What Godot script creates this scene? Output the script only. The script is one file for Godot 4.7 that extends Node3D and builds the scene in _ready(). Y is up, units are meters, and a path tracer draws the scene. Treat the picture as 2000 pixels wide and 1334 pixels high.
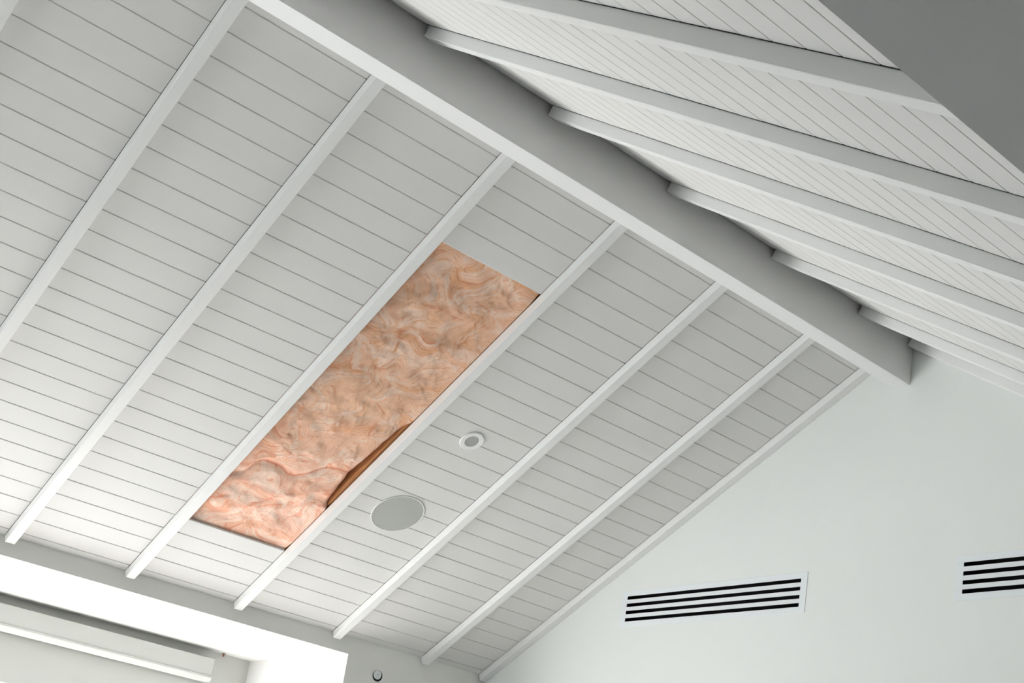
extends Node3D
# A white vaulted ceiling: plank slopes, rafters and a ridge beam, one bay opened to show insulation.
# Lengths measured on the photograph are in units of one rafter spacing; S turns them into metres.
const S := 0.65
const EYE := 1.6                      # camera above the floor, metres
const PITCH_L := 0.5244
const PITCH_R := 0.543
const OY := 4.5332                    # left slope: joint 0
const OZ := -6.4347
const RY := 4.1583                    # a line on the right slope
const RZ := -5.0315
const OX := 2.75297
const XW := 8.5917                    # end wall
const ZW := -10.51                    # left wall
const ZB := -12.31                    # back of the recess
const YH := 2.0213                    # head of the opening and ceiling of the recess
const ROW_L := 0.178
const ROW_R := 0.1595
const RAFTER_W := 0.0779
const RAFTER_D := 0.067
const RX0 := 0.7                      # left end of the recess
const XBACK := -7.5                   # back wall
const BACK_HEAD := 1.4                # head of an opening added behind the camera to let in fill light
const BACK_Z0 := -10.5
const BACK_Z1 := -6.2
const ZR := 4.2                       # right wall
const SOFFIT_Z := -1.8
const SOFFIT_Y := 2.055

var M := {}
var used := {}
var rng := RandomNumberGenerator.new()


func _ready() -> void:
	set_view()
	set_light()
	make_materials()
	make_shell()
	make_left_slope()
	make_right_slope()
	make_beam()
	make_insulation()
	make_vents()
	make_fittings()
	make_recess_things()


# ---------------------------------------------------------------- view and light
func set_view() -> void:
	var cam := Camera3D.new()
	cam.name = "camera"
	cam.projection = Camera3D.PROJECTION_FRUSTUM
	cam.near = 0.1
	cam.far = 200.0
	cam.keep_aspect = Camera3D.KEEP_HEIGHT
	var f := 2742.06
	cam.size = 0.1 * 1334.0 / f
	cam.frustum_offset = Vector2(0.1 * 71.69 / f, 0.1 * 454.89 / f)
	cam.transform = Transform3D(Basis(Vector3(0.75290102, 0.1557684, 0.63943433), Vector3(-0.26473248, 0.96119796, 0.07755774), Vector3(-0.60254192, -0.22767233, 0.76492388)).orthonormalized(), Vector3(0, EYE, 0))
	add_child(cam)
	cam.current = true


func set_light() -> void:
	var env := Environment.new()
	env.background_mode = Environment.BG_SKY
	var sky := Sky.new()
	var sm := PhysicalSkyMaterial.new()
	sm.energy_multiplier = 3.0
	sky.sky_material = sm
	env.sky = sky
	env.tonemap_mode = Environment.TONE_MAPPER_LINEAR
	env.tonemap_exposure = 3.25
	env.sdfgi_enabled = true
	env.ssao_enabled = true
	env.ssil_enabled = true
	var we := WorldEnvironment.new()
	we.name = "world"
	we.environment = env
	add_child(we)
	var sun := DirectionalLight3D.new()
	sun.name = "sun"
	sun.light_energy = 3.0
	sun.light_color = Color(1.0, 0.996, 0.985)
	sun.light_angular_distance = 0.6
	sun.shadow_enabled = true
	add_child(sun)
	sun.look_at_from_position(Vector3.ZERO, Vector3(0.35, -1.9, 1.0))


# ---------------------------------------------------------------- helpers
func W(x: float, y: float, z: float) -> Vector3:
	return Vector3(x * S, y * S + EYE, z * S)


func tag(o: Node, label: String, category := "", group := "", kind := "") -> Node:
	o.set_meta("label", label)
	if category: o.set_meta("category", category)
	if group: o.set_meta("group", group)
	if kind: o.set_meta("kind", kind)
	return o


func numbered(called: String) -> String:
	var n: int = used.get(called, 0)
	used[called] = n + 1
	return called if n == 0 else "%s_%03d" % [called, n]


func root(called: String, xf := Transform3D()) -> Node3D:
	var o := Node3D.new()
	o.name = numbered(called)
	o.transform = xf
	add_child(o)
	return o


func part(called: String, mesh: Mesh, mat: Material, parent: Node, xf := Transform3D()) -> MeshInstance3D:
	var o := MeshInstance3D.new()
	o.name = numbered(called) if parent == self else called
	o.mesh = mesh
	o.material_override = mat
	o.transform = xf
	parent.add_child(o, true)
	return o


func tri(st: SurfaceTool, a: Vector3, b: Vector3, c: Vector3, out: Vector3) -> void:
	if (a - c).cross(a - b).dot(out) < 0.0:
		var t := b; b = c; c = t
	st.add_vertex(a); st.add_vertex(b); st.add_vertex(c)


func quad(st: SurfaceTool, a: Vector3, b: Vector3, c: Vector3, d: Vector3, out: Vector3) -> void:
	tri(st, a, b, c, out); tri(st, a, c, d, out)


func start() -> SurfaceTool:
	var st := SurfaceTool.new()
	st.begin(Mesh.PRIMITIVE_TRIANGLES)
	st.set_smooth_group(-1)
	return st


func done(st: SurfaceTool) -> ArrayMesh:
	st.generate_normals()
	return st.commit()


# a box with chamfered edges
func add_box(st: SurfaceTool, lo: Vector3, hi: Vector3, c := 0.0) -> void:
	var m := (lo + hi) / 2.0
	var h := (hi - lo) / 2.0
	c = minf(c, minf(h.x, minf(h.y, h.z)) * 0.9)
	for ax in 3:
		var u := (ax + 1) % 3
		var v := (ax + 2) % 3
		for sg in [-1.0, 1.0]:
			var pts := []
			for q in [[-1, -1], [1, -1], [1, 1], [-1, 1]]:
				var p := Vector3()
				p[ax] = sg * h[ax]; p[u] = q[0] * (h[u] - c); p[v] = q[1] * (h[v] - c)
				pts.append(m + p)
			var out := Vector3(); out[ax] = sg
			quad(st, pts[0], pts[1], pts[2], pts[3], out)
	if c <= 0.0:
		return
	for ax in 3:                      # twelve edges, running along ax
		var u := (ax + 1) % 3
		var v := (ax + 2) % 3
		for su in [-1.0, 1.0]:
			for sv in [-1.0, 1.0]:
				var a := Vector3(); var b := Vector3()
				a[u] = su * h[u]; a[v] = sv * (h[v] - c)
				b[u] = su * (h[u] - c); b[v] = sv * h[v]
				var e := Vector3(); e[ax] = h[ax] - c
				var out := Vector3(); out[u] = su; out[v] = sv
				quad(st, m + a - e, m + a + e, m + b + e, m + b - e, out)
	for sx in [-1.0, 1.0]:
		for sy in [-1.0, 1.0]:
			for sz in [-1.0, 1.0]:
				var s := Vector3(sx, sy, sz)
				var i := h - Vector3(c, c, c)
				tri(st, m + s * Vector3(h.x, i.y, i.z), m + s * Vector3(i.x, h.y, i.z), m + s * Vector3(i.x, i.y, h.z), s)


func box(lo: Vector3, hi: Vector3, c := 0.0) -> ArrayMesh:
	var st := start()
	add_box(st, lo, hi, c)
	return done(st)


# a convex or concave outline in the plane of two axes, pushed along the third from a to b
func add_prism(st: SurfaceTool, outline: PackedVector2Array, ax: int, a: float, b: float) -> void:
	var u := (ax + 1) % 3
	var v := (ax + 2) % 3
	var at := func(p: Vector2, d: float) -> Vector3:
		var r := Vector3(); r[u] = p.x; r[v] = p.y; r[ax] = d
		return r
	var ids := Geometry2D.triangulate_polygon(outline)
	var along := Vector3(); along[ax] = signf(b - a)
	for i in range(0, ids.size(), 3):
		tri(st, at.call(outline[ids[i]], a), at.call(outline[ids[i + 1]], a), at.call(outline[ids[i + 2]], a), -along)
		tri(st, at.call(outline[ids[i]], b), at.call(outline[ids[i + 1]], b), at.call(outline[ids[i + 2]], b), along)
	var turn := -1.0 if Geometry2D.is_polygon_clockwise(outline) else 1.0
	for i in outline.size():
		var p := outline[i]
		var q := outline[(i + 1) % outline.size()]
		var n := Vector2(q.y - p.y, p.x - q.x) * turn
		var out := Vector3(); out[u] = n.x; out[v] = n.y
		quad(st, at.call(p, a), at.call(q, a), at.call(q, b), at.call(p, b), out)


# a profile of (radius, height) turned round the local y axis
func lathe(profile: Array, sides := 64) -> ArrayMesh:
	var st := SurfaceTool.new()
	st.begin(Mesh.PRIMITIVE_TRIANGLES)
	for i in profile.size() - 1:
		st.set_smooth_group(i)
		var p: Vector2 = profile[i]
		var q: Vector2 = profile[i + 1]
		var d := q - p
		for k in sides:
			var a := TAU * k / sides
			var b := TAU * (k + 1) / sides
			var mid := (a + b) / 2.0
			var out := Vector3(cos(mid) * d.y, -d.x, sin(mid) * d.y)
			var p0 := Vector3(cos(a) * p.x, p.y, sin(a) * p.x)
			var p1 := Vector3(cos(b) * p.x, p.y, sin(b) * p.x)
			var q0 := Vector3(cos(a) * q.x, q.y, sin(a) * q.x)
			var q1 := Vector3(cos(b) * q.x, q.y, sin(b) * q.x)
			if p.x > 0.0: tri(st, p0, p1, q0, out)
			if q.x > 0.0: tri(st, p1, q1, q0, out)
	return done(st)


func left_frame() -> Transform3D:     # x along the ridge, y out of the roof, z up the slope; origin on joint 0
	var s := sin(PITCH_L); var c := cos(PITCH_L)
	return Transform3D(Basis(Vector3.RIGHT, Vector3(0, c, -s), Vector3(0, s, c)), W(0, OY, OZ))


func right_frame() -> Transform3D:    # x along the ridge, y out of the roof, z down the slope
	var s := sin(PITCH_R); var c := cos(PITCH_R)
	return Transform3D(Basis(Vector3.RIGHT, Vector3(0, c, s), Vector3(0, -s, c)), W(0, RY, RZ))


# ---------------------------------------------------------------- materials
func plain(color: Color, rough := 0.6, bump := 0.0, grain := 40.0) -> StandardMaterial3D:
	var m := StandardMaterial3D.new()
	m.albedo_color = color
	m.roughness = rough
	m.metallic_specular = 0.35
	if bump > 0.0:
		var n := FastNoiseLite.new()
		n.seed = 7
		n.frequency = 0.02
		n.fractal_octaves = 4
		var t := NoiseTexture2D.new()
		t.width = 256; t.height = 256
		t.seamless = true
		t.as_normal_map = true
		t.bump_strength = 2.0
		t.noise = n
		m.normal_enabled = true
		m.normal_texture = t
		m.normal_scale = bump
		m.uv1_triplanar = true
		m.uv1_world_triplanar = true
		m.uv1_scale = Vector3.ONE * (grain / 40.0)
	return m


func make_materials() -> void:
	M.plank = plain(Color(0.882, 0.877, 0.866), 0.55)
	M.trim = plain(Color(0.93, 0.93, 0.922), 0.4)
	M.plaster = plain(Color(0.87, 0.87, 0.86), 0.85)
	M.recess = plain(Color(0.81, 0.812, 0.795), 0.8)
	M.wall = plain(Color(0.91, 0.92, 0.905), 0.85, 0.15)
	M.wall_side = plain(Color(0.945, 0.94, 0.92), 0.85, 0.15)
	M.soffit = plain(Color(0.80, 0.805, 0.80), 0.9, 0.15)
	M.floor = plain(Color(0.81, 0.79, 0.765), 0.5)
	M.beam = plain(Color(0.91, 0.91, 0.905), 0.45)
	M.dark = plain(Color(0.035, 0.035, 0.037), 0.8)
	M.vent = plain(Color(0.905, 0.92, 0.925), 0.4)
	M.grille = plain(Color(0.70, 0.705, 0.685), 0.9)
	M.lens = plain(Color(0.68, 0.68, 0.67), 0.8)
	M.deck = plain(Color(0.33, 0.27, 0.20), 0.9)
	M.timber = timber()
	M.concrete = plain(Color(0.82, 0.82, 0.815), 0.9)
	M.rust = plain(Color(0.60, 0.42, 0.32), 0.8)


func timber() -> StandardMaterial3D:
	var n := FastNoiseLite.new()
	n.seed = 3
	n.frequency = 0.03
	var t := NoiseTexture2D.new()
	t.width = 256; t.height = 256; t.seamless = true; t.noise = n
	var g := Gradient.new()
	g.set_color(0, Color(0.66, 0.43, 0.25)); g.set_color(1, Color(0.80, 0.57, 0.37))
	t.color_ramp = g
	var m := StandardMaterial3D.new()
	m.albedo_texture = t
	m.roughness = 0.8
	m.uv1_triplanar = true
	m.uv1_scale = Vector3(6, 6, 0.5)
	return m


# ---------------------------------------------------------------- the room
func struct(called: String, st: SurfaceTool, mat: Material, label: String, category := "wall") -> MeshInstance3D:
	var o := part(called, done(st), mat, self)
	tag(o, label, category, "", "structure")
	return o


func roof_y_left(z: float) -> float:  # height of the left plank plane over z, both in units
	return OY + tan(PITCH_L) * (z - OZ)


func roof_y_right(z: float) -> float:
	return RY - tan(PITCH_R) * (z - RZ)


func make_shell() -> void:
	var fl := -EYE / S
	var st := start()
	add_box(st, W(XBACK, fl - 0.2, ZB - 0.2), W(XW + 0.2, fl, ZR + 0.2))
	struct("floor", st, M.floor, "pale floor of the room below the vaulted ceiling, out of view", "floor")
	st = start()
	add_box(st, W(-40, fl - 0.4, -60), W(50, fl - 0.06, ZB - 0.2))
	add_box(st, W(-40, fl - 0.4, ZB - 0.2), W(XBACK - 0.2, fl - 0.06, 20))
	struct("patio", st, M.concrete, "pale paved patio outside the recess, out of view", "patio")

	# end wall with two holes for the air vents
	var gable := PackedVector2Array()  # (y, z) as add_prism wants for axis x
	for p in [[fl, ZW - 0.16], [roof_y_left(ZW - 0.16) + 0.1, ZW - 0.16], [4.86, -6.05], [roof_y_right(SOFFIT_Z) + 0.1, SOFFIT_Z], [SOFFIT_Y + 0.1, SOFFIT_Z], [SOFFIT_Y + 0.1, ZR + 0.2], [fl, ZR + 0.2]]:
		gable.append(Vector2(p[0], p[1]) * S + Vector2(EYE, 0))
	var holes := []
	for v in vent_places(): holes.append([v.y - 0.152, v.y + 0.152, v.z - 0.985, v.z + 0.985])
	var yb: float = minf(holes[0][0], holes[1][0])
	var yt: float = maxf(holes[0][1], holes[1][1])
	var rects := [[-9.0, yb, -30.0, 30.0], [yt, 30.0, -30.0, 30.0], [yb, yt, -30.0, holes[0][2]], [yb, yt, holes[0][3], holes[1][2]], [yb, yt, holes[1][3], 30.0]]
	for h in holes:
		if h[0] > yb: rects.append([yb, h[0], h[2], h[3]])
		if h[1] < yt: rects.append([h[1], yt, h[2], h[3]])
	st = start()
	for r in rects:
		var k := PackedVector2Array()
		for q in [[r[0], r[2]], [r[1], r[2]], [r[1], r[3]], [r[0], r[3]]]: k.append(Vector2(q[0], q[1]) * S + Vector2(EYE, 0))
		for piece in Geometry2D.intersect_polygons(gable, k):
			add_prism(st, piece, 0, XW * S, (XW + 0.2) * S)
	struct("wall_far", st, M.wall, "white gable end wall under the vault, carrying two slotted air vents")

	# left wall: a strip over the wide opening, a pier on either side
	st = start()
	var top := roof_y_left(ZW - 0.16) + 0.05
	var head := PackedVector2Array()   # (y, z), following the slope above the planks
	for p in [[YH, ZW], [roof_y_left(ZW) + 0.03, ZW], [roof_y_left(ZW - 0.16) + 0.03, ZW - 0.16], [YH, ZW - 0.16]]: head.append(Vector2(p[0], p[1]) * S + Vector2(EYE, 0))
	add_prism(st, head, 0, XBACK * S, XW * S)
	add_box(st, W(6.98, fl, ZW - 0.16), W(XW, YH, ZW))
	add_box(st, W(XBACK, fl, ZW - 0.16), W(RX0, YH, ZW))
	struct("wall_left", st, M.wall_side, "pale grey shaded side wall below the left rafter ends, above the recess")

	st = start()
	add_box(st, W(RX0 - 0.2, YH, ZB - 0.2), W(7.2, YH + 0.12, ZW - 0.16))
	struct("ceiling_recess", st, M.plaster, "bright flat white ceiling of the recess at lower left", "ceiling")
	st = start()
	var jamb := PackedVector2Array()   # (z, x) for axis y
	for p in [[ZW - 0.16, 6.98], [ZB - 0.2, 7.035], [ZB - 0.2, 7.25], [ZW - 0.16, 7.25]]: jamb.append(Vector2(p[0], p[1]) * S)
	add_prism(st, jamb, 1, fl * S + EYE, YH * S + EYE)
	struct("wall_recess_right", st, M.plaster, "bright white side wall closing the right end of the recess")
	st = start()
	add_box(st, W(RX0 - 0.2, fl, ZB - 0.2), W(RX0, YH, ZW - 0.16))
	struct("wall_recess_left", st, M.trim, "white side wall at the far left end of the recess, out of view")
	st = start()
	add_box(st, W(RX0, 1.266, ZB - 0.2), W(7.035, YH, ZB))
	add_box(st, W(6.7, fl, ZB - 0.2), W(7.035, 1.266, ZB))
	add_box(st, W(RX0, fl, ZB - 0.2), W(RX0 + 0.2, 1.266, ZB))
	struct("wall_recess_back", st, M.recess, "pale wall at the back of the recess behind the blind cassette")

	# flat ceiling on the right with its upstand, and the walls out of view
	st = start()
	add_box(st, W(XBACK, SOFFIT_Y, SOFFIT_Z), W(XW, SOFFIT_Y + 0.15, ZR))
	add_box(st, W(XBACK, SOFFIT_Y + 0.15, SOFFIT_Z), W(XW, roof_y_right(SOFFIT_Z) + 0.2, SOFFIT_Z + 0.15))
	struct("ceiling_flat", st, M.soffit, "dark grey flat ceiling cutting across the upper right corner", "ceiling")
	st = start()
	add_box(st, W(XBACK, fl, ZR), W(XW, SOFFIT_Y + 0.15, ZR + 0.2))
	struct("wall_right", st, M.wall, "white wall on the right side of the room, out of view")
	st = start()
	for r in [[-9.0, fl, -30.0, 30.0], [fl, BACK_HEAD, -30.0, BACK_Z0], [fl, BACK_HEAD, BACK_Z1, 30.0], [BACK_HEAD, 30.0, -30.0, 30.0]]:
		var k := PackedVector2Array()
		for q in [[r[0], r[2]], [r[1], r[2]], [r[1], r[3]], [r[0], r[3]]]: k.append(Vector2(q[0], q[1]) * S + Vector2(EYE, 0))
		for piece in Geometry2D.intersect_polygons(gable, k):
			add_prism(st, piece, 0, (XBACK - 0.2) * S, XBACK * S)
	struct("wall_back", st, M.wall, "white gable wall behind the camera, out of view")

	st = start()
	var half := PackedVector2Array()   # (y, z)
	for p in [[fl, -5.95], [roof_y_right(-5.95) + 0.1, -5.95], [roof_y_right(SOFFIT_Z) + 0.1, SOFFIT_Z - 0.005], [SOFFIT_Y - 0.005, SOFFIT_Z - 0.005], [SOFFIT_Y - 0.005, ZR], [fl, ZR]]: half.append(Vector2(p[0], p[1]) * S + Vector2(EYE, 0))
	add_prism(st, half, 0, -1.6 * S, -1.4 * S)  # unseen wall added to keep light from behind off the right rafters
	struct("wall_light_blocker", st, M.wall, "unseen white wall added close behind the camera to block light from the right slope")

	# roof deck over everything
	st = start()
	var deck := PackedVector2Array()   # (y, z)
	for p in [[roof_y_left(ZW - 0.3) + 0.36, ZW - 0.3], [roof_y_left(-6.05) + 0.36, -6.05], [roof_y_right(SOFFIT_Z + 0.15) + 0.36, SOFFIT_Z + 0.15], [roof_y_right(SOFFIT_Z + 0.15) + 0.56, SOFFIT_Z + 0.15], [roof_y_left(-6.05) + 0.6, -6.05], [roof_y_left(ZW - 0.3) + 0.56, ZW - 0.3]]:
		deck.append(Vector2(p[0], p[1]) * S + Vector2(EYE, 0))
	add_prism(st, deck, 0, (XBACK - 0.2) * S, (XW + 0.2) * S)
	add_box(st, W(XBACK - 0.2, top, ZW - 0.3), W(XW + 0.2, roof_y_left(ZW - 0.3) + 0.5, ZW - 0.16))
	struct("roof", st, M.deck, "dark roof deck above the plank ceiling, hidden by planks and insulation", "roof")


# ---------------------------------------------------------------- planks and rafters
const XL := [-0.998, -0.0043, 0.9350, 1.9552, 2.9768, 4.0135, 5.0368, 5.7608]
const XR := [-0.95, 0.0722, 0.9779, 1.9424, 3.0053, 4.0898, 5.1128, 5.7608]


func plank_mesh(length: float, width: float) -> ArrayMesh:  # along +x from 0, across z from 0, face at y = 0
	var st := start()
	var c := 0.0028
	var g := 0.0006
	var t := 0.011
	var pr := [Vector2(g, c), Vector2(g + c, 0), Vector2(width - g - c, 0), Vector2(width - g, c), Vector2(width - g, t), Vector2(g, t)]
	var outs := [Vector2(-1, -1), Vector2(0, -1), Vector2(1, -1), Vector2(1, 0), Vector2(0, 1), Vector2(-1, 0)]
	for i in 6:
		var p: Vector2 = pr[i]
		var q: Vector2 = pr[(i + 1) % 6]
		quad(st, Vector3(0, p.y, p.x), Vector3(0, q.y, q.x), Vector3(length, q.y, q.x), Vector3(length, p.y, p.x), Vector3(0, outs[i].y, outs[i].x))
	for i in range(1, 5):
		for e in [0.0, length]:
			tri(st, Vector3(e, pr[0].y, pr[0].x), Vector3(e, pr[i].y, pr[i].x), Vector3(e, pr[i + 1].y, pr[i + 1].x), Vector3(-1 if e == 0.0 else 1, 0, 0))
	return done(st)


const GAP_L := 0.0018                  # metres, between plank ends and the next rafter
const GAP_RIGHT := 0.0048


func make_left_slope() -> void:
	rng.seed = 11
	var c := root("ceiling", left_frame())
	tag(c, "left slope of the vault, white planks between the rafters with one bay opened", "ceiling", "", "structure")
	var s_wall := (OZ - ZW) / cos(PITCH_L)
	for b in XL.size() - 1:
		var x0: float = (OX + XL[b] + RAFTER_W) * S + 0.0004
		var x1: float = (OX + XL[b + 1]) * S - GAP_L
		var full := plank_mesh(x1 - x0, ROW_L * S)
		for j in range(-2, 27):
			if b == 3 and j >= 4 and j < 22: continue
			var s1 := (j + 1) * ROW_L
			var mesh := full
			if s1 > s_wall:
				s1 = s_wall
				mesh = plank_mesh(x1 - x0, (s1 - j * ROW_L) * S)
			part("plank", mesh, M.plank, c, Transform3D(Basis(), Vector3(x0, rng.randf_range(0.0, 0.0005), -s1 * S)))
	part("lining_panel", box(Vector3(XBACK * S, 0, -s_wall * S), Vector3((OX + XL[0]) * S - 0.002, 0.011, 2 * ROW_L * S)), M.plank, c)
	for k in XL.size():
		var at := left_frame() * Vector3((OX + XL[k]) * S, 0, -s_wall * S)
		var r := part("rafter", box(Vector3(0, -RAFTER_D * S, 0.0015), Vector3(RAFTER_W * S, 0.0008, (s_wall + 0.3605) * S - 0.025), 0.0018), M.trim, self, Transform3D(left_frame().basis, at))
		var labels := ["white rafter of the left slope just clipping the top left corner of the photo", "white rafter of the left slope reaching from the top edge to the left edge", "white rafter of the left slope, second to the left of the exposed insulation", "white rafter along the left edge of the exposed insulation", "white rafter along the right edge of the exposed insulation", "white rafter just right of the large round ceiling speaker", "white rafter of the left slope next to the one against the end wall", "white rafter of the left slope running up the end wall"]
		tag(r, labels[k], "rafter", "rafters of the left slope")


func make_right_slope() -> void:
	rng.seed = 12
	var c := root("ceiling", right_frame())
	tag(c, "right slope of the vault seen at a grazing angle, white planks between rafters", "ceiling", "", "structure")
	var s_top := (-5.9784 - RZ) / cos(PITCH_R)
	var s_end := (SOFFIT_Z - RZ) / cos(PITCH_R)
	for b in XR.size() - 1:
		var x0: float = (OX + XR[b] + RAFTER_W) * S + 0.0004
		var x1: float = (OX + XR[b + 1]) * S - GAP_RIGHT
		var full := plank_mesh(x1 - x0, ROW_R * S)
		for j in range(-23, 9):
			var s0 := 2.409 + j * ROW_R
			var s1 := s0 + ROW_R
			var mesh := full
			if s0 < s_top or s1 > s_end:
				s0 = maxf(s0, s_top); s1 = minf(s1, s_end)
				if s1 - s0 < 0.02: continue
				mesh = plank_mesh(x1 - x0, (s1 - s0) * S)
			part("plank", mesh, M.plank, c, Transform3D(Basis(), Vector3(x0, rng.randf_range(0.0, 0.0005), s0 * S)))
	part("lining_panel", box(Vector3(XBACK * S, 0, s_top * S), Vector3((OX + XR[0] + RAFTER_W) * S - 0.001, 0.011, s_end * S)), M.plank, c)
	var labels := ["", "white rafter of the right slope meeting the dark flat ceiling's edge, nearest the camera", "second visible white rafter of the right slope, counting down from the dark flat ceiling", "third visible white rafter of the right slope, counting down from the dark flat ceiling", "fourth visible white rafter of the right slope, counting down from the dark flat ceiling", "white rafter of the right slope, third from the end wall", "white rafter of the right slope, next to the one on the end wall", "white rafter of the right slope running down along the end wall"]
	for k in range(1, XR.size()):
		var at := right_frame() * Vector3((OX + XR[k]) * S, 0, s_top * S)
		var r := part("rafter", box(Vector3(0, -RAFTER_D * S, 0.025), Vector3(RAFTER_W * S, 0.0008, (s_end - s_top) * S - 0.002), 0.0018), M.trim, self, Transform3D(right_frame().basis, at))
		tag(r, labels[k], "rafter", "rafters of the right slope")


func make_beam() -> void:
	var lo := W(XBACK, 4.3561, -6.1226)
	var hi := W(XW, 4.80, -5.9784)
	var at := Vector3(lo.x, lo.y, (lo.z + hi.z) / 2.0)
	var o := part("ridge_beam", box(lo - at, hi - at, 0.002), M.beam, self, Transform3D(Basis(), at))
	tag(o, "long white ridge beam running along the peak of the vault to the end wall", "beam")


# ---------------------------------------------------------------- insulation in the opened bay
const SEAM := [Vector2(1.9, 3.40), Vector2(2.10, 3.38), Vector2(2.186, 3.26), Vector2(2.214, 3.14), Vector2(2.253, 3.106), Vector2(2.362, 3.098), Vector2(2.421, 3.106), Vector2(2.496, 3.145), Vector2(2.559, 3.135), Vector2(2.625, 3.07), Vector2(2.719, 2.943), Vector2(2.808, 2.910), Vector2(3.1, 2.912)]
const GAP_R := [Vector2(0, 0.0), Vector2(2.15, 0.0), Vector2(2.35, 0.02), Vector2(2.55, 0.055), Vector2(2.75, 0.085), Vector2(2.95, 0.11), Vector2(3.10, 0.08), Vector2(3.22, 0.03), Vector2(3.34, 0.0), Vector2(9, 0.0)]
const INS_X0 := 2.034
const INS_X1 := 2.9768
const INS_S0 := 0.56
const INS_S1 := 4.06


func along(line: Array, x: float) -> float:
	for i in range(1, line.size()):
		if x <= line[i].x:
			var t: float = (x - line[i - 1].x) / (line[i].x - line[i - 1].x)
			return lerpf(line[i - 1].y, line[i].y, clampf(t, 0.0, 1.0))
	return line[-1].y


func noise(seed_: int, freq: float, octaves := 3, ridged := false, warp := 0.0, warp_freq := 1.0) -> FastNoiseLite:
	var n := FastNoiseLite.new()
	n.noise_type = FastNoiseLite.TYPE_SIMPLEX_SMOOTH
	n.seed = seed_
	n.frequency = freq
	n.fractal_type = FastNoiseLite.FRACTAL_RIDGED if ridged else FastNoiseLite.FRACTAL_FBM
	n.fractal_octaves = octaves
	if warp > 0.0:
		n.domain_warp_enabled = true
		n.domain_warp_type = FastNoiseLite.DOMAIN_WARP_SIMPLEX
		n.domain_warp_amplitude = warp
		n.domain_warp_frequency = warp_freq
		n.domain_warp_fractal_type = FastNoiseLite.DOMAIN_WARP_FRACTAL_PROGRESSIVE
		n.domain_warp_fractal_octaves = 3
	return n


func wool() -> StandardMaterial3D:     # glass wool: pale tufts, tan swirls, thin orange and red fibres; the batt lower down is pinker
	var w := 480
	var h := 1776
	var sx := (INS_X1 - INS_X0) / w
	var sy := (INS_S1 - INS_S0) / h
	var wa := noise(101, 2.0, 2)
	var wb := noise(202, 2.0, 2)
	var cloud := noise(21, 1.0, 3)
	var streak := noise(33, 1.0, 3)
	var vein := noise(52, 1.0, 2)
	var fine := noise(71, 1.0, 2)
	var bytes := PackedByteArray()
	bytes.resize(w * h * 3)
	var bumps := PackedByteArray()
	bumps.resize(w * h)
	var tan_ := Color(0.890, 0.720, 0.605); var pale := Color(0.910, 0.810, 0.740); var amber := Color(0.855, 0.625, 0.460); var red := Color(0.800, 0.530, 0.400)
	var pink := Color(0.955, 0.775, 0.680); var cream := Color(0.970, 0.870, 0.805); var coral := Color(0.930, 0.665, 0.535); var deep := Color(0.885, 0.530, 0.425)
	var i := 0
	for y in h:
		var s := INS_S0 + (y + 0.5) * sy
		for x in w:
			var px := INS_X0 + (x + 0.5) * sx
			var u := px + 0.20 * wa.get_noise_2d(px, s)       # bent coordinates: fibres run along curves
			var v := s + 0.20 * wb.get_noise_2d(px, s)
			var c1 := cloud.get_noise_2d(u * 2.6, v * 3.0)
			var t1 := cloud.get_noise_2d(u * 4.2 + 40.0, v * 5.2)
			var f1 := streak.get_noise_2d(u * 7.0 + v * 4.0, v * 26.0 - u * 10.0)
			var f2 := streak.get_noise_2d(u * 20.0 + v * 13.0 + 9.0, v * 7.0 - u * 9.0)
			var v1 := 1.0 - absf(vein.get_noise_2d(u * 2.2, v * 3.0)) * 11.0
			var g1 := fine.get_noise_2d(u * 24.0 + v * 30.0, v * 80.0 - u * 60.0)
			var old := smoothstep(2.1, 3.5, s + c1 * 0.4)
			var col := tan_.lerp(pink, old)
			col = col.lerp(amber.lerp(coral, old), smoothstep(0.0, 0.60, c1 + f1 * 0.55) * 0.70)
			col = col.lerp(pale.lerp(cream, old), smoothstep(-0.15, 0.55, t1 + f2 * 0.45) * 0.75)
			col = col.lerp(red.lerp(deep, old), clampf(v1, 0.0, 1.0) * smoothstep(-0.1, 0.25, c1 - t1) * 0.6)
			col = col.lerp(pale.lerp(cream, old), smoothstep(0.20, 0.6, f1) * 0.35)
			col = col.lerp(red.lerp(deep, old), smoothstep(0.22, 0.6, -f2) * 0.35)
			var q := (s - along(SEAM, px)) / 0.016 if absf(s - 3.05) < 0.4 and px > 2.2 and px < 2.94 else 9.0
			col = col.lerp(Color(0.80, 0.43, 0.33), exp(-q * q) * 0.5)
			var sh := 1.0 + g1 * 0.055
			bytes[i * 3] = int(clampf(col.r * sh, 0, 1) * 255.0)
			bytes[i * 3 + 1] = int(clampf(col.g * sh, 0, 1) * 255.0)
			bytes[i * 3 + 2] = int(clampf(col.b * sh, 0, 1) * 255.0)
			bumps[i] = int(clampf(0.5 + c1 * 0.15 + t1 * 0.12 + f1 * 0.10 + f2 * 0.08 + g1 * 0.06, 0, 1) * 255.0)
			i += 1
	var m := StandardMaterial3D.new()
	m.albedo_texture = ImageTexture.create_from_image(Image.create_from_data(w, h, false, Image.FORMAT_RGB8, bytes))
	var bump := Image.create_from_data(w, h, false, Image.FORMAT_L8, bumps)
	bump.convert(Image.FORMAT_RGBA8)
	bump.bump_map_to_normal_map(5.0)
	m.normal_enabled = true
	m.normal_texture = ImageTexture.create_from_image(bump)
	m.normal_scale = 0.16
	m.roughness = 1.0
	m.metallic_specular = 0.1
	m.texture_repeat = false
	return m


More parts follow.
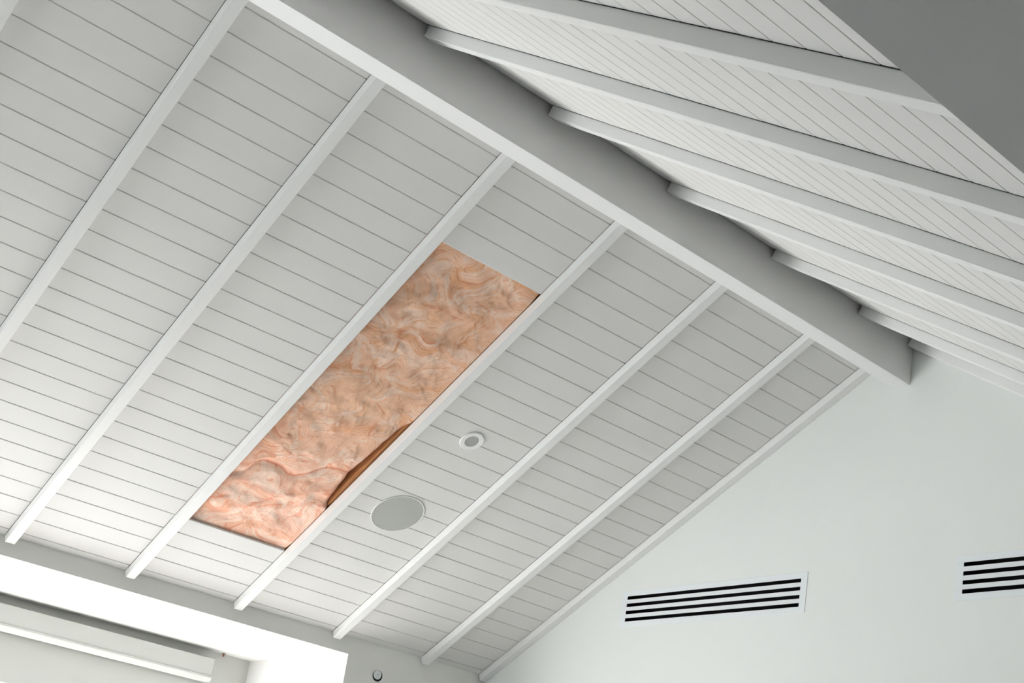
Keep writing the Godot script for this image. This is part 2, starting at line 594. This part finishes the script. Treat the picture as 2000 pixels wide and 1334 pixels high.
func wool_depth(x: float, s: float, bulk: FastNoiseLite, fold: FastNoiseLite) -> float:  # how far above the plank faces the wool hangs
	var n := 0.034 + bulk.get_noise_2d(x, s) * 0.020 - (1.0 - absf(fold.get_noise_2d(x, s)) * 5.0) * 0.003
	var e := clampf(1.0 - (x - INS_X0) / 0.16, 0.0, 1.0)
	n += 0.10 * e * e
	var d := along(GAP_R, s + bulk.get_noise_2d(s, 3.0) * 0.05)
	e = clampf(1.0 - (INS_X1 - x) / (0.04 + d * 0.5), 0.0, 1.0)
	n += (d + 0.012) * e * e
	var q := (s - along(SEAM, x)) / 0.045
	n += 0.010 * exp(-q * q) - 0.006 * smoothstep(0.0, 3.0, q)
	var inside := smoothstep(0.72, 0.80, s) * (1.0 - smoothstep(3.83, 3.905, s))   # nothing but planks holds it back outside the opening
	var edge := clampf(1.0 - (INS_X1 - x) / 0.16, 0.0, 1.0) * (1.0 - smoothstep(0.0, 0.03, d))
	n = lerpf(n, 0.004, edge * edge)
	var close := maxf(1.0 - smoothstep(0.70, 0.86, s), smoothstep(3.78, 3.92, s))
	n = lerpf(n, 0.0205, close * 0.8)
	return maxf(n, lerpf(0.0195, 0.003, inside))


func make_insulation() -> void:
	var mat := wool()
	var bulk := noise(9, 2.2, 3)
	var fold := noise(14, 2.6, 2, false, 0.2, 2.0)
	var wool_root := root("insulation", left_frame() * Transform3D(Basis(), Vector3((OX + 2.5) * S, 0.03, -2.3 * S)))
	tag(wool_root, "pinkish tan fibrous insulation filling the opened ceiling bay, pinker at its lower end", "insulation")
	for b in 2:
		var nx := 150
		var ns := 420 if b == 0 else 170
		var st := SurfaceTool.new()
		st.begin(Mesh.PRIMITIVE_TRIANGLES)
		st.set_smooth_group(0)
		var base := Vector3((OX + 2.5) * S, 0.09, -(1.8 if b == 0 else 3.5) * S)
		var at := func(i: int, j: int, back: bool) -> Vector3:
			var x := lerpf(INS_X0, INS_X1, i / float(nx))
			var seam := along(SEAM, x)
			var s := lerpf(INS_S0, seam, j / float(ns)) if b == 0 else lerpf(seam, INS_S1, j / float(ns))
			return Vector3((OX + x) * S, (0.25 if back else wool_depth(x, s, bulk, fold)) * S, -s * S)
		for j in ns + 1:
			for i in nx + 1:
				var p: Vector3 = at.call(i, j, false)
				st.set_uv(Vector2((p.x / S - OX - INS_X0) / (INS_X1 - INS_X0), (-p.z / S - INS_S0) / (INS_S1 - INS_S0)))
				st.add_vertex(p - base)
		for j in ns:
			for i in nx:
				var a := j * (nx + 1) + i
				var c := a + nx + 1
				for k in [a, a + 1, c, a + 1, c + 1, c]: st.add_index(k)
		var off := (nx + 1) * (ns + 1)  # the back and the four edges
		var ring := []
		for i in nx: ring.append([i, 0])
		for j in ns: ring.append([nx, j])
		for i in nx: ring.append([nx - i, ns])
		for j in ns: ring.append([0, ns - j])
		st.set_uv(Vector2(0.5, 0.5))
		for r in ring: st.add_vertex(at.call(r[0], r[1], true) - base)
		st.add_vertex(Vector3(0, 0.25 * S, 0) - Vector3(0, base.y, 0))
		for k in ring.size():
			var k2 := (k + 1) % ring.size()
			var f0: int = ring[k][1] * (nx + 1) + ring[k][0]
			var f1: int = ring[k2][1] * (nx + 1) + ring[k2][0]
			for q in [f0, off + k, f1, f1, off + k, off + k2]: st.add_index(q)
			for q in [off + k, off + ring.size(), off + k2]: st.add_index(q)
		st.generate_normals()
		var o := part("batt", st.commit(), mat, wool_root, Transform3D(Basis(), base - Vector3((OX + 2.5) * S, 0.03, -2.3 * S)))
		if b == 1: o.set_meta("label", "lower, pinker piece of insulation")
	# the bare joist at the right of the opened bay
	for k in [4]:
		var x: float = (OX + XL[k]) * S
		var w := RAFTER_W * S
		var at := left_frame() * Vector3(x + w / 2.0, 0.021, -2.3 * S)
		var o := part("joist", box(Vector3(-w / 2.0, 0, -2.0 * S), Vector3(w / 2.0, 0.30 * S - 0.021, 2.0 * S), 0.002), M.timber, self, Transform3D(left_frame().basis, at))
		tag(o, "bare brown timber joist showing beside the insulation's lower right edge", "joist")


# ---------------------------------------------------------------- air vents on the end wall
func vent_places() -> Array:
	return [Vector3(XW, 2.757, -7.748), Vector3(XW, 2.784, -4.452)]


func make_vents() -> void:
	var labels := ["whole white linear air vent with four dark slots on the end wall", "white slotted air vent on the end wall cut off by the photo's right edge"]
	for i in 2:
		var v: Vector3 = vent_places()[i]
		var o := root("air_vent", Transform3D(Basis(Vector3.RIGHT, -0.0106), W(v.x, v.y, v.z)))
		tag(o, labels[i], "vent", "air vents on the end wall")
		var hw := 1.003 * S; var hh := 0.166 * S; var sw := 0.9425 * S
		var h := 0.0315 * S; var pitch := 0.0665 * S
		var fx := -0.0025
		var st := start()
		var ye := 1.5 * pitch + h / 2.0
		add_box(st, Vector3(fx, ye, -hw), Vector3(0.0012, hh, hw), 0.0008)
		add_box(st, Vector3(fx, -hh, -hw), Vector3(0.0012, -ye, hw), 0.0008)
		add_box(st, Vector3(fx, -ye, -hw), Vector3(0.0012, ye, -sw))
		add_box(st, Vector3(fx, -ye, sw), Vector3(0.0012, ye, hw))
		part("frame", done(st), M.vent, o)
		for k in 3:
			var y := (k - 1) * pitch
			part("bar", box(Vector3(fx + 0.0005, y - (pitch - h) / 2.0, -sw), Vector3(0.0012, y + (pitch - h) / 2.0, sw)), M.vent, o)
		st = start()
		var d := 0.10
		var a := 0.136 * S; var b := 0.963 * S
		add_box(st, Vector3(d, -a, -b), Vector3(d + 0.004, a, b))
		add_box(st, Vector3(0.0018, -a, -b), Vector3(d, -a + 0.004, b))
		add_box(st, Vector3(0.0018, a - 0.004, -b), Vector3(d, a, b))
		add_box(st, Vector3(0.0018, -a, -b), Vector3(d, a, -b + 0.004))
		add_box(st, Vector3(0.0018, -a, b - 0.004), Vector3(d, a, b))
		part("duct", done(st), M.dark, o)


# ---------------------------------------------------------------- round fittings in the planks, button on the side wall
func make_fittings() -> void:
	var f := left_frame()
	var o := root("ceiling_speaker", Transform3D(f.basis, f * Vector3((OX + 3.53) * S, 0, -3.095 * S)))
	tag(o, "large round grey ceiling speaker set into the planks right of the insulation", "speaker")
	var r := 0.222 * S
	part("rim", lathe([Vector2(r - 0.005, 0.0), Vector2(r - 0.005, -0.004), Vector2(r - 0.002, -0.005), Vector2(r, -0.003), Vector2(r, 0.0)]), M.trim, o)
	part("grille", lathe([Vector2(r - 0.0055, 0.0), Vector2(r - 0.0055, -0.0032), Vector2(r * 0.5, -0.0042), Vector2(0, -0.0045)]), M.grille, o)
	o = root("ceiling_downlight", Transform3D(f.basis, f * Vector3((OX + 3.515) * S, 0, -2.118 * S)))
	tag(o, "small round ceiling fitting with white ring and grey centre, above the large speaker", "downlight")
	r = 0.098 * S
	part("trim_ring", lathe([Vector2(r, 0.0), Vector2(r, -0.004), Vector2(r - 0.003, -0.007), Vector2(r * 0.62, -0.007), Vector2(r * 0.58, -0.004), Vector2(r * 0.58, 0.0)]), M.trim, o)
	part("centre", lathe([Vector2(r * 0.575, -0.0005), Vector2(r * 0.575, -0.003), Vector2(0, -0.004)]), M.lens, o)
	var b := Basis(Vector3.RIGHT, PI / 2.0)   # local y towards the room
	o = root("wall_button", Transform3D(b, W(7.338, 1.90, ZW)))
	tag(o, "small round white button with a dark rim on the side wall beside the recess", "button")
	part("base", lathe([Vector2(0.034, 0.0), Vector2(0.034, 0.004), Vector2(0.032, 0.006), Vector2(0, 0.006)], 40), M.dark, o)
	var off := Vector3(-0.0055, 0, -0.0045)   # the white cap sits a little off centre
	part("cap", lathe([Vector2(0.0275, 0.0), Vector2(0.0275, 0.0035), Vector2(0.026, 0.005), Vector2(0, 0.005)], 40), M.vent, o, Transform3D(Basis(), off + Vector3(0, 0.0063, 0)))
	part("screw", lathe([Vector2(0.0038, 0.0), Vector2(0.0038, 0.0012), Vector2(0, 0.0012)], 16), M.lens, o, Transform3D(Basis(), off + Vector3(0, 0.0116, 0)))


# ---------------------------------------------------------------- the recess at lower left
func make_recess_things() -> void:
	var o := root("blind_cassette", Transform3D(Basis(), W(6.56, 1.925, ZB)))
	tag(o, "long white box of a roller blind across the back wall of the recess", "blind")
	var d := 0.16 * S
	var l := (6.56 - RX0 - 0.02) * S
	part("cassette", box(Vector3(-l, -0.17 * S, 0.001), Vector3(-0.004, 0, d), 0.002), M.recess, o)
	var st := start()
	var pr := PackedVector2Array([Vector2(-0.171 * S, 0.01), Vector2(-0.171 * S, d + 0.004), Vector2(-0.19 * S, d + 0.004), Vector2(-0.225 * S, d - 0.014), Vector2(-0.225 * S, 0.01)])
	add_prism(st, pr, 0, -l, -0.004)
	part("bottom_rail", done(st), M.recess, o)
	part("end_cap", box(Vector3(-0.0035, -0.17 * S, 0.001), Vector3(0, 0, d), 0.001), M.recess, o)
	part("slot", box(Vector3(0.0002, -0.085 * S, d - 0.010), Vector3(0.0012, -0.02 * S, d - 0.003)), M.dark, o)
	var hook := root("ceiling_hook", Transform3D(Basis(), W(6.70, YH, ZB + 0.04)))
	tag(hook, "tiny brownish hook at the back edge of the recess ceiling, above the cassette's end", "hook")
	part("plate", box(Vector3(-0.012, -0.003, -0.010), Vector3(0.012, -0.0002, 0.010), 0.001), M.dark, hook)
	part("stem", lathe([Vector2(0.0, -0.022), Vector2(0.005, -0.020), Vector2(0.007, -0.013), Vector2(0.006, -0.0032), Vector2(0, -0.0032)], 20), M.rust, hook)
